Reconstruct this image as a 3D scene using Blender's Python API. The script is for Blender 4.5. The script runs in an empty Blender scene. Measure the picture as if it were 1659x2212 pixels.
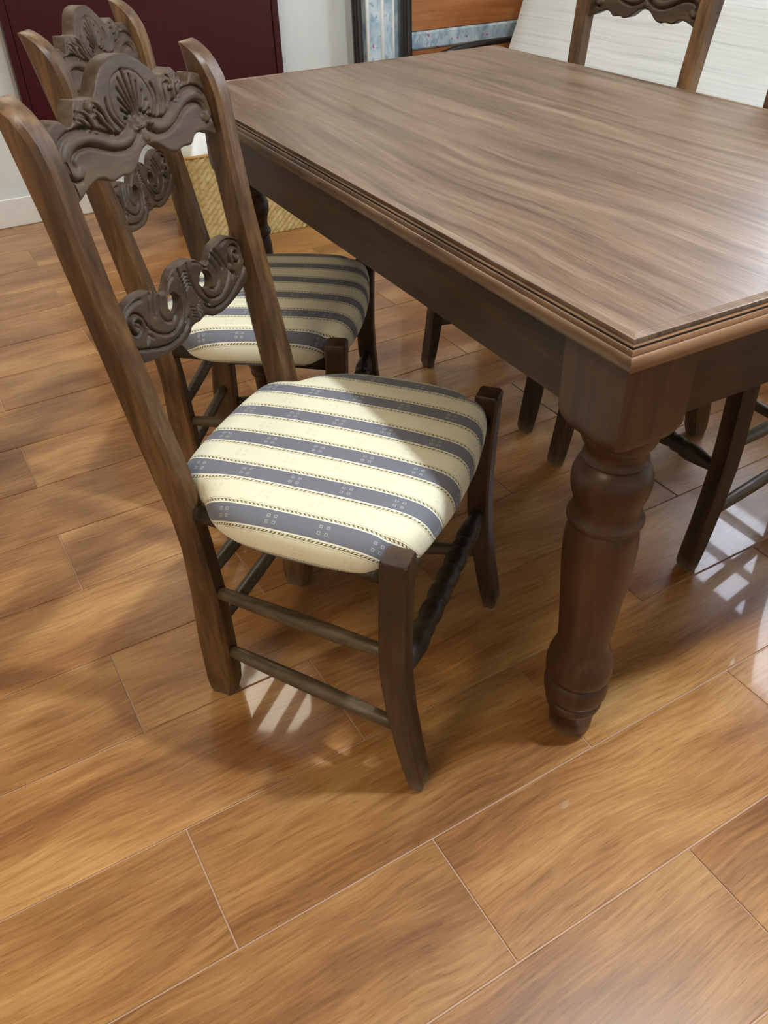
import bpy, bmesh, math, random
import numpy as np
from mathutils import Vector, Matrix
random.seed(4)
col = bpy.context.scene.collection

# ------------------------------------------------------------------ camera
FPX = 1787.0
CAM = Vector((0, 0, 1.19334))
RIGHT = Vector((0.99942771, -0.02082005, -0.0266603))
UP = Vector((0.0338267, 0.61513927, 0.78769247))
FWD = Vector((0.0, 0.78814352, -0.61549151))
cd = bpy.data.cameras.new('camera')
cd.sensor_fit = 'VERTICAL'; cd.sensor_height = 24.0; cd.lens = FPX / 2212 * 24.0
cd.clip_start = 0.02
cam = bpy.data.objects.new('camera', cd); col.objects.link(cam)
m3 = Matrix((RIGHT, UP, -FWD)).transposed()
cam.matrix_world = Matrix.Translation(CAM) @ m3.to_4x4()
bpy.context.scene.camera = cam

# room frame: a runs along the near table edge, b along its long left edge
PHI = 0.48223789
E1 = Vector((math.cos(PHI), math.sin(PHI), 0)); E2 = Vector((-E1.y, E1.x, 0))
CORNER = Vector((0.27846106, 0.81830534, 0))
def W(a, b, z=0.0): return CORNER + E1 * a + E2 * b + Vector((0, 0, z))
A_MIN, A_MAX, B_MIN, B_MAX, CEIL = -2.8, 2.42, -2.2, 3.35, 2.7

# ------------------------------------------------------------------ world + exposure
scn = bpy.context.scene
scn.view_settings.view_transform = 'Standard'
scn.view_settings.look = 'None'
scn.view_settings.exposure = 0.0
scn.view_settings.gamma = 1.0
scn.view_settings.use_curve_mapping = False
world = bpy.data.worlds.new('daylight'); scn.world = world; world.use_nodes = True
bg = world.node_tree.nodes['Background']
bg.inputs[0].default_value = (0.80, 0.86, 1.0, 1); bg.inputs[1].default_value = 14.0

def area(name, loc, size, power, color, direction=(0, 0, -1), shape='DISK', size_y=None, spread=180):
    ld = bpy.data.lights.new(name, 'AREA'); ld.shape = shape; ld.size = size
    if size_y: ld.size_y = size_y
    ld.energy = power; ld.color = color; ld.spread = math.radians(spread)
    o = bpy.data.objects.new(name, ld); col.objects.link(o); o.location = loc
    o.rotation_euler = Vector(direction).to_track_quat('-Z', 'Y').to_euler()
    return o
KEY = Vector((0.925, 0.838, 2.61))
LAMP_B = Vector((0.95, 1.13, 2.61))
LAMP_C = Vector((-0.62, 3.28, 2.61))
FILL_LAMP = Vector((-1.15, -0.35, 2.61))  # added warm fill lamp on the camera side, out of view
area('lamp_light', KEY, 0.12, 50, (0.84, 0.93, 1.0))
area('lamp_light', LAMP_B, 0.34, 12, (1.0, 0.86, 0.64))
area('lamp_light', LAMP_C, 0.75, 19, (1.0, 0.92, 0.74))
area('lamp_light', FILL_LAMP, 0.50, 27, (1.0, 0.80, 0.52))

# ------------------------------------------------------------------ materials
class NT:
    def __init__(s, name):
        s.m = bpy.data.materials.new(name); s.m.use_nodes = True
        s.t = s.m.node_tree; s.n = s.t.nodes; s.b = s.n['Principled BSDF']
    def link(s, a, b): s.t.links.new(a, b)
    def _set(s, sock, v):
        if isinstance(v, bpy.types.NodeSocket): s.link(v, sock)
        else: sock.default_value = v
    def math(s, op, a, b=0.0, c=0.0, clamp=False):
        n = s.n.new('ShaderNodeMath'); n.operation = op; n.use_clamp = clamp
        s._set(n.inputs[0], a); s._set(n.inputs[1], b); s._set(n.inputs[2], c)
        return n.outputs[0]
    def mix(s, f, a, b, mode='MIX'):
        n = s.n.new('ShaderNodeMix'); n.data_type = 'RGBA'; n.blend_type = mode
        s._set(n.inputs[0], f); s._set(n.inputs[6], a); s._set(n.inputs[7], b)
        return n.outputs[2]
    def coord(s, kind='Object'):
        return s.n.new('ShaderNodeTexCoord').outputs[kind]
    def map(s, v, scale=(1, 1, 1), loc=(0, 0, 0), rot=(0, 0, 0)):
        n = s.n.new('ShaderNodeMapping'); s._set(n.inputs[0], v)
        n.inputs['Scale'].default_value = scale; n.inputs['Location'].default_value = loc
        n.inputs['Rotation'].default_value = rot
        return n.outputs[0]
    def noise(s, v, scale=5, detail=4, rough=0.55, dist=0.0):
        n = s.n.new('ShaderNodeTexNoise'); s._set(n.inputs['Vector'], v)
        n.inputs['Scale'].default_value = scale; n.inputs['Detail'].default_value = detail
        n.inputs['Roughness'].default_value = rough; n.inputs['Distortion'].default_value = dist
        return n.outputs[0]
    def ramp(s, f, stops, interp='LINEAR'):
        n = s.n.new('ShaderNodeValToRGB'); cr = n.color_ramp; cr.interpolation = interp
        while len(cr.elements) > 1: cr.elements.remove(cr.elements[-1])
        cr.elements[0].position = stops[0][0]; cr.elements[0].color = (*stops[0][1], 1)
        for p, c in stops[1:]:
            e = cr.elements.new(p); e.color = (*c, 1)
        s._set(n.inputs[0], f); return n.outputs[0]
    def bump(s, h, strength=0.3, dist=0.001):
        n = s.n.new('ShaderNodeBump'); n.inputs['Strength'].default_value = strength
        n.inputs['Distance'].default_value = dist; s._set(n.inputs['Height'], h)
        s.link(n.outputs[0], s.b.inputs['Normal'])
    def out(s, color=None, rough=None, spec=None, coat=None, metal=None):
        if color is not None: s._set(s.b.inputs['Base Color'], color if isinstance(color, bpy.types.NodeSocket) else (*color, 1))
        if rough is not None: s._set(s.b.inputs['Roughness'], rough)
        if spec is not None: s.b.inputs['Specular IOR Level'].default_value = spec
        if coat is not None:
            s.b.inputs['Coat Weight'].default_value = coat[0]; s.b.inputs['Coat Roughness'].default_value = coat[1]
        if metal is not None: s.b.inputs['Metallic'].default_value = metal
        return s.m
def sep(nt, v):
    n = nt.n.new('ShaderNodeSeparateXYZ'); nt._set(n.inputs[0], v); return n.outputs
def plain(name, c, rough=0.6, spec=0.5, noise=0.06, nscale=30, bump=0.0, metal=None, coat=None):
    t = NT(name); v = t.coord()
    n = t.noise(v, nscale, 4)
    lo = tuple(x * (1 - noise) for x in c); hi = tuple(min(1, x * (1 + noise)) for x in c)
    cc = t.ramp(n, [(0.3, lo), (0.7, hi)])
    if bump: t.bump(n, bump, 0.0005)
    return t.out(cc, rough, spec, coat=coat, metal=metal)

def wood(name, dark, mid, light, axis='z', scale=1.0, rough=0.42, spec=0.5, wear=None, coat=None, fine=1.0):
    t = NT(name); v = t.coord()
    oi = t.n.new('ShaderNodeObjectInfo').outputs['Random']
    sc = {'x': (2.2, 26, 26), 'y': (26, 2.2, 26), 'z': (26, 26, 2.2)}[axis]
    sc = tuple(k * scale for k in sc)
    v2 = t.map(v, sc)
    va = t.n.new('ShaderNodeVectorMath'); va.operation = 'ADD'
    cx = t.n.new('ShaderNodeCombineXYZ'); r = t.math('MULTIPLY', oi, 37.0)
    for i in range(3): t.link(r, cx.inputs[i])
    t.link(v2, va.inputs[0]); t.link(cx.outputs[0], va.inputs[1])
    n1 = t.noise(va.outputs[0], 1.0, 6, 0.6, 0.6)
    sc2 = tuple(k * 5 for k in sc)
    n2 = t.noise(t.map(v, sc2), 1.0, 4, 0.6, 0.2)
    n3 = t.noise(v, 7.0, 3)
    f = t.math('ADD', t.math('MULTIPLY', n1, 0.55), t.math('MULTIPLY', n2, 0.25 * fine))
    f = t.math('ADD', f, t.math('MULTIPLY', n3, 0.2))
    c = t.ramp(f, [(0.40, dark), (0.5, mid), (0.60, light)])
    if wear:
        sz = sep(t, v)[2]
        wf = t.math('MULTIPLY', t.math('LESS_THAN', sz, 0.05), 1.0)
        wz = t.math('SUBTRACT', 1.0, t.math('DIVIDE', sz, wear[1]), clamp=True)
        wz = t.math('MULTIPLY', wz, t.math('ADD', 0.5, n3), clamp=True)
        c = t.mix(wz, c, (*wear[0], 1))
    t.bump(t.math('ADD', n2, t.math('MULTIPLY', n1, 0.6)), 0.35, 0.0006)
    rr = t.math('ADD', rough - 0.08, t.math('MULTIPLY', n1, 0.18))
    return t.out(c, rr, spec, coat=coat)

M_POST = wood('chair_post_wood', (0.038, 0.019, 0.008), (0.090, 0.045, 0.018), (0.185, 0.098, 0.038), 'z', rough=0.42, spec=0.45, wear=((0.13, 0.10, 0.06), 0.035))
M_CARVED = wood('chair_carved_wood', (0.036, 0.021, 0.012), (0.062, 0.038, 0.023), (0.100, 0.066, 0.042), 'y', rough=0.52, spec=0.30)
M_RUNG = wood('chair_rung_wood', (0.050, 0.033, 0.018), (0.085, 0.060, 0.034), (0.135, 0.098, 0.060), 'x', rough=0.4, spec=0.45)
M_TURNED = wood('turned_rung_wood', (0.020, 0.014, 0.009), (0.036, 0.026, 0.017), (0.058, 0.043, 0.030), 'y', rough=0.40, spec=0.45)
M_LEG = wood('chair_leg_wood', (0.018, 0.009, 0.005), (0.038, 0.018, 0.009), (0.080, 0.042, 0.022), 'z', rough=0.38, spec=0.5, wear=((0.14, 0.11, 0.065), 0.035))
M_TABLE = wood('table_leg_wood', (0.044, 0.018, 0.009), (0.066, 0.029, 0.014), (0.092, 0.043, 0.021), 'z', rough=0.36, spec=0.36, wear=((0.20, 0.14, 0.08), 0.03), fine=0.6)
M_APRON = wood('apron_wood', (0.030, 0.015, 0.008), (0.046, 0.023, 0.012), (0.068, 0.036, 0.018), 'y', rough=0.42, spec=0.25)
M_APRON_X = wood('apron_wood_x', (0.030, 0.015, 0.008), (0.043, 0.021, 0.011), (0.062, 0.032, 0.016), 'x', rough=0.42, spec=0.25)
M_EDGE = wood('table_edge_wood', (0.050, 0.026, 0.013), (0.098, 0.053, 0.027), (0.180, 0.108, 0.062), 'y', scale=0.7, rough=0.36)
M_EDGE_X = wood('table_edge_wood_x', (0.065, 0.027, 0.011), (0.125, 0.055, 0.023), (0.215, 0.112, 0.055), 'x', scale=0.7, rough=0.36)

M_GROOVE_DARK = plain('dark_groove_faces', (0.020, 0.011, 0.007), 0.6)  # near-black tone for the recessed groove faces of the edge moulding
def table_top_mat():
    t = NT('table_top_veneer'); v = t.coord()
    warp = t.noise(t.map(v, (1.6, 0.7, 1)), 1.0, 2)
    s = sep(t, v)
    xs = t.math('ADD', s[0], t.math('MULTIPLY', t.math('SUBTRACT', warp, 0.5), 0.30))
    cb = t.n.new('ShaderNodeCombineXYZ'); t.link(xs, cb.inputs[0]); t.link(s[1], cb.inputs[1])
    broad = t.noise(t.map(cb.outputs[0], (15, 0.9, 1)), 1.0, 4, 0.55, 0.7)
    mid_ = t.noise(t.map(cb.outputs[0], (48, 1.6, 1)), 1.0, 5, 0.6, 0.4)
    fine = t.noise(t.map(v, (420, 14, 1)), 1.0, 3, 0.6)
    blot = t.noise(v, 3.0, 3)
    f = t.math('ADD', t.math('MULTIPLY', broad, 0.28), t.math('MULTIPLY', mid_, 0.40))
    f = t.math('ADD', f, t.math('MULTIPLY', fine, 0.32))
    c = t.ramp(f, [(0.40, (0.060, 0.037, 0.023)), (0.47, (0.125, 0.080, 0.052)), (0.54, (0.190, 0.130, 0.090)), (0.64, (0.29, 0.212, 0.152))])
    c = t.mix(t.math('MULTIPLY', blot, 0.35), c, (0.17, 0.095, 0.055, 1))
    t.bump(fine, 0.25, 0.0004)
    return t.out(c, t.math('ADD', 0.30, t.math('MULTIPLY', fine, 0.14)), 0.5)
M_TOP = table_top_mat()

def fabric_mat():
    t = NT('striped_fabric'); uv = t.coord('UV'); s = sep(t, uv); x = s[0]; y = s[1]
    P = 0.080
    u = t.math('DIVIDE', t.math('SUBTRACT', y, 0.027), P)
    w = t.math('SUBTRACT', t.math('FRACT', t.math('ADD', u, 100.5)), 0.5)   # -0.5..0.5, 0 at a dark band centre
    aw = t.math('ABSOLUTE', w)
    pos = t.math('MULTIPLY', aw, 2.0)
    CR = (0.80, 0.79, 0.62); CR2 = (0.74, 0.71, 0.50); BL = (0.135, 0.150, 0.205); PALE = (0.84, 0.85, 0.76); LN = (0.30, 0.27, 0.17); DK = (0.055, 0.042, 0.026)
    c = t.ramp(pos, [(0.0, BL), (0.335, BL), (0.345, PALE), (0.405, PALE), (0.408, DK), (0.490, DK), (0.493, CR), (0.540, CR2), (0.545, LN), (0.553, LN), (0.556, CR), (1.0, CR)], 'CONSTANT')
    # twisted cord: gold segments in a dark line
    tw = t.math('FRACT', t.math('ADD', t.math('DIVIDE', x, 0.0066), t.math('MULTIPLY', pos, 7.0)))
    cm = t.math('MULTIPLY', t.math('GREATER_THAN', pos, 0.420), t.math('LESS_THAN', pos, 0.478))
    cm = t.math('MULTIPLY', cm, t.math('LESS_THAN', tw, 0.62))
    c = t.mix(cm, c, (0.85, 0.76, 0.50, 1))
    # woven motifs: pairs of small open squares, two rows, every 8 cm
    ux = t.math('FRACT', t.math('ADD', t.math('DIVIDE', t.math('SUBTRACT', x, t.math('MULTIPLY', y, 0.0)), 0.080), 10.06))
    def cell(sh):
        d1 = t.math('ABSOLUTE', t.math('SUBTRACT', ux, 0.46 + sh)); d2 = t.math('ABSOLUTE', t.math('SUBTRACT', ux, 0.60 + sh))
        return t.math('MINIMUM', d1, d2)
    def motif(wv, row, dx):
        dy = t.math('ABSOLUTE', t.math('SUBTRACT', wv, row))
        d = cell(dx)
        inner = t.math('MULTIPLY', t.math('LESS_THAN', d, 0.032), t.math('LESS_THAN', dy, 0.030))
        hole = t.math('MULTIPLY', t.math('LESS_THAN', d, 0.012), t.math('LESS_THAN', dy, 0.012))
        bars = t.math('GREATER_THAN', t.math('ADD', d, dy), 0.022)
        return t.math('MULTIPLY', t.math('MULTIPLY', inner, bars), t.math('SUBTRACT', 1.0, hole))
    mb = t.math('ADD', motif(w, 0.062, 0.0), motif(w, -0.062, 0.0), clamp=True)
    c = t.mix(t.math('MULTIPLY', mb, 0.45), c, (0.60, 0.62, 0.58, 1))
    wc = t.math('SUBTRACT', t.math('FRACT', t.math('ADD', u, 100.0)), 0.5)
    mc = t.math('ADD', motif(wc, 0.062, -0.36), motif(wc, -0.062, -0.36), clamp=True)
    c = t.mix(t.math('MULTIPLY', mc, 0.22), c, (0.35, 0.30, 0.20, 1))
    rib = t.n.new('ShaderNodeTexWave'); rib.bands_direction = 'Y'; rib.inputs['Scale'].default_value = 160.0
    t.link(uv, rib.inputs['Vector'])
    nz = t.noise(t.map(uv, (900, 900, 1)), 1.0, 2)
    c = t.mix(t.math('MULTIPLY', rib.outputs['Fac'], 0.10), c, (0.45, 0.42, 0.28, 1))
    c = t.mix(t.math('MULTIPLY', nz, 0.10), c, (0.3, 0.3, 0.26, 1))
    h = t.math('ADD', t.math('MULTIPLY', cm, 1.0), t.math('MULTIPLY', nz, 0.4))
    t.bump(h, 0.5, 0.0008)
    t.b.inputs['Sheen Weight'].default_value = 0.15
    return t.out(c, 0.72, 0.3)
M_FABRIC = fabric_mat()

def tile_mat():
    t = NT('wood_look_tile'); v = t.coord()
    oi = t.n.new('ShaderNodeObjectInfo').outputs['Random']
    off = t.n.new('ShaderNodeCombineXYZ')
    t.link(t.math('MULTIPLY', oi, 61.0), off.inputs[0]); t.link(t.math('MULTIPLY', oi, 33.0), off.inputs[1])
    va = t.n.new('ShaderNodeVectorMath'); va.operation = 'ADD'; t.link(v, va.inputs[0]); t.link(off.outputs[0], va.inputs[1])
    p = va.outputs[0]
    warp = t.noise(t.map(p, (2.2, 3.0, 1)), 1.0, 2, 0.45, 0.0)
    s = sep(t, p)
    ys = t.math('ADD', s[1], t.math('MULTIPLY', t.math('SUBTRACT', warp, 0.5), 0.10))
    cb = t.n.new('ShaderNodeCombineXYZ'); t.link(s[0], cb.inputs[0]); t.link(ys, cb.inputs[1])
    q = cb.outputs[0]
    grain = t.noise(t.map(q, (8, 150, 1)), 1.0, 6, 0.72, 0.0)
    broad = t.noise(t.map(q, (2.0, 8.0, 1)), 1.0, 3, 0.55, 0.1)
    fleck = t.noise(t.map(q, (26, 330, 1)), 1.0, 3, 0.6)
    f = t.math('ADD', t.math('MULTIPLY', grain, 0.42), t.math('MULTIPLY', broad, 0.58))
    c = t.ramp(f, [(0.36, (0.175, 0.070, 0.020)), (0.46, (0.290, 0.128, 0.038)), (0.54, (0.400, 0.200, 0.066)), (0.64, (0.520, 0.300, 0.112))])
    fl = t.ramp(fleck, [(0.30, (0.55, 0.45, 0.40)), (0.42, (1, 1, 1))])
    c = t.mix(0.7, c, fl, 'MULTIPLY')
    br = t.math('ADD', 0.90, t.math('MULTIPLY', oi, 0.18))
    hs = t.n.new('ShaderNodeHueSaturation'); t.link(br, hs.inputs['Value']); t.link(c, hs.inputs['Color'])
    t.bump(t.math('ADD', fleck, grain), 0.10, 0.0004)
    return t.out(hs.outputs[0], t.math('ADD', 0.30, t.math('MULTIPLY', grain, 0.12)), 0.5, coat=(0.42, 0.05))
M_TILE = tile_mat()
M_GROUT = plain('grout', (0.48, 0.31, 0.22), 0.45, 0.5)
M_WALL = plain('white_wall_paint', (0.72, 0.76, 0.76), 0.75, 0.3, 0.02, 12)
M_CEIL = plain('ceiling_paint', (0.86, 0.80, 0.70), 0.9, 0.2, 0.02)
M_BASE = plain('skirting_paint', (0.80, 0.81, 0.80), 0.45, 0.5, 0.02)
M_RED = plain('dark_red_lacquer', (0.045, 0.003, 0.005), 0.4, 0.3, 0.10, 40)
M_REDDARK = plain('dark_red_frame', (0.030, 0.003, 0.006), 0.35, 0.5, 0.1)
M_BLACK = plain('black_metal', (0.012, 0.011, 0.011), 0.22, 0.6, 0.1)
M_ORANGE = wood('orange_wood', (0.36, 0.125, 0.035), (0.45, 0.165, 0.050), (0.54, 0.215, 0.075), 'x', scale=0.8, rough=0.4)
M_GLASSY = plain('frosted_diffuser', (0.9, 0.9, 0.88), 0.5)
M_LAMPBODY = plain('lamp_housing', (0.8, 0.8, 0.8), 0.4)
M_WINFRAME = plain('window_frame_paint', (0.72, 0.74, 0.74), 0.4)

def pattern_mat():
    t = NT('flowered_ticking'); v = t.coord()
    n1 = t.noise(t.map(v, (16, 16, 9)), 1.0, 3, 0.5, 0.6)
    n2 = t.noise(t.map(v, (30, 30, 22), (3, 1, 5)), 1.0, 2)
    n3 = t.noise(t.map(v, (48, 48, 36), (9, 4, 2)), 1.0, 1)
    c = t.ramp(n1, [(0.36, (0.28, 0.42, 0.52)), (0.5, (0.50, 0.62, 0.70)), (0.62, (0.66, 0.74, 0.80))])
    c = t.mix(t.math('MULTIPLY', t.math('GREATER_THAN', n2, 0.62), 0.6), c, (0.20, 0.33, 0.50, 1))
    c = t.mix(t.math('GREATER_THAN', n3, 0.72), c, (0.50, 0.13, 0.25, 1))
    return t.out(c, 0.8, 0.2)
M_PATTERN = pattern_mat()
M_PIPING = plain('white_piping', (0.82, 0.85, 0.88), 0.7)

def straw_mat():
    t = NT('woven_straw'); v = t.coord()
    n = t.noise(v, 60, 3)
    n2 = t.noise(v, 5, 2)
    c = t.ramp(n, [(0.3, (0.42, 0.31, 0.12)), (0.5, (0.60, 0.48, 0.22)), (0.7, (0.72, 0.60, 0.32))])
    c = t.mix(t.math('MULTIPLY', n2, 0.35), c, (0.50, 0.30, 0.10, 1))
    return t.out(c, 0.7, 0.25)
M_STRAW = straw_mat()
M_BAND = plain('basket_rim_band', (0.42, 0.24, 0.08), 0.6)
M_CLOTH = plain('white_cotton', (0.80, 0.84, 0.88), 0.85, 0.2, 0.03)

def cover_mat():
    t = NT('white_striped_cover'); v = t.coord(); s = sep(t, v)
    wv = t.noise(t.map(v, (1, 1.2, 1)), 2.0, 2)
    k = t.math('ADD', t.math('MULTIPLY', s[2], 80.0), t.math('MULTIPLY', wv, 1.2))
    k = t.math('ADD', k, t.math('MULTIPLY', s[0], 30.0))
    cb = t.n.new('ShaderNodeCombineXYZ'); t.link(k, cb.inputs[2]); t.link(t.math('MULTIPLY', s[1], 0.8), cb.inputs[1])
    n = t.noise(cb.outputs[0], 1.0, 4, 0.7)
    weave = t.noise(v, 260, 2)
    c = t.ramp(n, [(0.36, (0.60, 0.63, 0.65)), (0.44, (0.72, 0.75, 0.76)), (0.6, (0.78, 0.81, 0.82))])
    t.bump(t.math('ADD', n, weave), 0.6, 0.0015)
    return t.out(c, 0.85, 0.2)
M_COVER = cover_mat()

# ------------------------------------------------------------------ mesh helpers
def mk(name, verts, faces, mat=None, parent=None, smooth=False, loc=None, rotz=0.0, uv=None, autosharp=None):
    me = bpy.data.meshes.new(name); me.from_pydata([tuple(v) for v in verts], [], faces); me.validate()
    bm = bmesh.new(); bm.from_mesh(me); bmesh.ops.recalc_face_normals(bm, faces=bm.faces); bm.to_mesh(me); bm.free()
    if mat: me.materials.append(mat)
    if smooth:
        me.polygons.foreach_set('use_smooth', [True] * len(me.polygons))
        if autosharp: me.set_sharp_from_angle(angle=math.radians(autosharp))
    if uv is not None:
        l = me.uv_layers.new(name='UVMap')
        for i, lp in enumerate(me.loops): l.data[i].uv = uv[lp.vertex_index]
    o = bpy.data.objects.new(name, me); col.objects.link(o)
    if parent: o.parent = parent
    if loc is not None: o.location = loc
    if rotz: o.rotation_euler = (0, 0, rotz)
    return o
def empty(name, loc, rotz=0.0):
    o = bpy.data.objects.new(name, None); col.objects.link(o); o.location = loc; o.rotation_euler = (0, 0, rotz)
    o.empty_display_size = 0.1
    return o
def tag(o, label=None, cat=None, group=None, kind=None):
    if label: o['label'] = label
    if cat: o['category'] = cat
    if group: o['group'] = group
    if kind: o['kind'] = kind
    return o
def rings(levels, cap=True):
    n = len(levels[0]); v = []; f = []
    for r in levels: v += list(r)
    for i in range(len(levels) - 1):
        for j in range(n):
            a = i * n + j; b = i * n + (j + 1) % n
            f.append((a, b, b + n, a + n))
    if cap:
        f.append(tuple(reversed(range(n)))); f.append(tuple(range((len(levels) - 1) * n, len(levels) * n)))
    return v, f
def box(x0, x1, y0, y1, z0, z1, c=0.0):
    """box with chamfered vertical and horizontal edges"""
    def r(z, i):
        a, b, cc, d = x0 + i, x1 - i, y0 + i, y1 - i
        if c <= 0: return [(a, cc, z), (b, cc, z), (b, d, z), (a, d, z)]
        k = c
        return [(a + k, cc, z), (b - k, cc, z), (b, cc + k, z), (b, d - k, z), (b - k, d, z), (a + k, d, z), (a, d - k, z), (a, cc + k, z)]
    if c <= 0: return rings([r(z0, 0), r(z1, 0)])
    return rings([r(z0, c), r(z0 + c, 0), r(z1 - c, 0), r(z1, c)])
def join(parts):
    V = []; F = []
    for v, f in parts:
        o = len(V); V += list(v); F += [tuple(i + o for i in q) for q in f]
    return V, F
def lathe(profile, p0, p1, n=28):
    """profile of (t 0..1, r) swept round the line p0-p1"""
    p0 = Vector(p0); p1 = Vector(p1); d = (p1 - p0); ax = d.normalized()
    h = Vector((0, 0, 1)) if abs(ax.z) < 0.9 else Vector((1, 0, 0))
    u = ax.cross(h).normalized(); w = ax.cross(u).normalized()
    L = []
    for t, r in profile:
        c = p0 + d * t
        L.append([c + u * (r * math.cos(2 * math.pi * k / n)) + w * (r * math.sin(2 * math.pi * k / n)) for k in range(n)])
    return rings(L)
def tube(pts, r, n=12):
    pts = [Vector(p) for p in pts]; L = []
    prev = None
    for i, p in enumerate(pts):
        d = (pts[min(i + 1, len(pts) - 1)] - pts[max(i - 1, 0)]).normalized()
        if prev is None:
            h = Vector((0, 0, 1)) if abs(d.z) < 0.9 else Vector((1, 0, 0)); u = d.cross(h).normalized()
        else: u = (prev - d * prev.dot(d)).normalized()
        prev = u; w = d.cross(u)
        L.append([p + u * (r * math.cos(2 * math.pi * k / n)) + w * (r * math.sin(2 * math.pi * k / n)) for k in range(n)])
    return rings(L)
def interp(tbl, x):
    xs = [t[0] for t in tbl]
    return [float(np.interp(x, xs, [t[k] for t in tbl])) for k in range(1, len(tbl[0]))]
def smooth_tbl(tbl, x):
    """cosine-eased catmull interpolation through table of (x, y)"""
    xs = [t[0] for t in tbl]; ys = [t[1] for t in tbl]
    i = max(0, min(len(xs) - 2, int(np.searchsorted(xs, x)) - 1))
    x0, x1 = xs[i], xs[i + 1]; h = x1 - x0; u = min(1, max(0, (x - x0) / h))
    def slope(k):
        if k == 0 or k == len(xs) - 1: return 0.0 if k == 0 else (ys[-1] - ys[-2]) / (xs[-1] - xs[-2])
        a = (ys[k] - ys[k - 1]) / (xs[k] - xs[k - 1]); b = (ys[k + 1] - ys[k]) / (xs[k + 1] - xs[k])
        return 0.0 if a * b <= 0 else 2 * a * b / (a + b)
    m0, m1 = slope(i), slope(i + 1)
    return (2*u**3 - 3*u*u + 1) * ys[i] + (u**3 - 2*u*u + u) * h * m0 + (-2*u**3 + 3*u*u) * ys[i + 1] + (u**3 - u*u) * h * m1

# ------------------------------------------------------------------ room shell
room_rot = PHI
def room_mesh(name, parts, mat, kind='structure', **k):
    v, f = join(parts) if isinstance(parts, list) else parts
    o = mk(name, v, f, mat, loc=CORNER, rotz=PHI, **k)
    if kind: o['kind'] = kind
    return o
T_ = 0.12
floor = room_mesh('floor', box(A_MIN, A_MAX, B_MIN, B_MAX, -0.10, -0.0022), M_GROUT)
room_mesh('ceiling', box(A_MIN, A_MAX, B_MIN, B_MAX, CEIL, CEIL + 0.1), M_CEIL)
room_mesh('wall_back', box(A_MIN - T_, A_MAX + T_, B_MAX, B_MAX + T_, -0.10, CEIL + 0.1), M_WALL)
room_mesh('wall_front', box(A_MIN - T_, A_MAX + T_, B_MIN - T_, B_MIN, -0.10, CEIL + 0.1), M_WALL)
room_mesh('wall_left', box(A_MIN - T_, A_MIN, B_MIN, B_MAX, -0.10, CEIL + 0.1), M_WALL)
WB0, WB1, WZ0, WZ1 = 0.86, 1.66, 1.35, 2.42
room_mesh('wall_right', [box(A_MAX, A_MAX + T_, B_MIN, WB0, -0.10, CEIL + 0.1), box(A_MAX, A_MAX + T_, WB1, B_MAX, -0.10, CEIL + 0.1),
                         box(A_MAX, A_MAX + T_, WB0, WB1, -0.10, WZ0), box(A_MAX, A_MAX + T_, WB0, WB1, WZ1, CEIL + 0.1)], M_WALL)
fr = 0.035
win = room_mesh('window_1', [box(A_MAX + 0.03, A_MAX + 0.08, WB0, WB0 + fr, WZ0, WZ1), box(A_MAX + 0.03, A_MAX + 0.08, WB1 - fr, WB1, WZ0, WZ1),
                             box(A_MAX + 0.03, A_MAX + 0.08, WB0 + fr, WB1 - fr, WZ0, WZ0 + fr), box(A_MAX + 0.03, A_MAX + 0.08, WB0 + fr, WB1 - fr, WZ1 - fr, WZ1)], M_WINFRAME)
gl = NT('window_glass'); gl.b.inputs['Transmission Weight'].default_value = 1.0; gl.b.inputs['IOR'].default_value = 1.0
gl.out((1, 1, 1), 0.0, 0.5)
v, f = box(A_MAX + 0.052, A_MAX + 0.056, WB0 + fr, WB1 - fr, WZ0 + fr, WZ1 - fr)
pane = mk('pane', v, f, gl.m, parent=win)
# skirting boards
def skirt(name, a0, a1, b0, b1):
    v, f = box(a0, a1, b0, b1, 0.0, 0.118, 0.004); o = mk(name, v, f, M_BASE, loc=CORNER, rotz=PHI); o['kind'] = 'structure'
skirt('baseboard_back', A_MIN, A_MAX, B_MAX - 0.014, B_MAX)
skirt('baseboard_left', A_MIN, A_MIN + 0.014, B_MIN, B_MAX - 0.014)
skirt('baseboard_right', A_MAX - 0.014, A_MAX, B_MIN, B_MAX - 0.014)

# floor tiles: wood-look planks laid in half bond
TH = 0.50893925; TW = 0.21607182; TL = 3 * TW; V0 = 1.6635962; U0 = 0.06772361
te = Vector((math.cos(TH), math.sin(TH))); tn = Vector((-te.y, te.x))
def clip(poly, nrm, d):
    out = []
    for i in range(len(poly)):
        p, q = poly[i], poly[(i + 1) % len(poly)]
        sp, sq = p.dot(nrm) - d, q.dot(nrm) - d
        if sp >= 0: out.append(p)
        if sp * sq < 0: out.append(p + (q - p) * (sp / (sp - sq)))
    return out
c2 = Vector((CORNER.x, CORNER.y)); e1 = Vector((E1.x, E1.y)); e2 = Vector((E2.x, E2.y))
planes = [(e1, c2.dot(e1) + A_MIN), (-e1, -(c2.dot(e1) + A_MAX)), (e2, c2.dot(e2) + B_MIN), (-e2, -(c2.dot(e2) + B_MAX - 0.002))]
tile_mesh = None; ntile = 0
floor_inv = None
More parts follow.
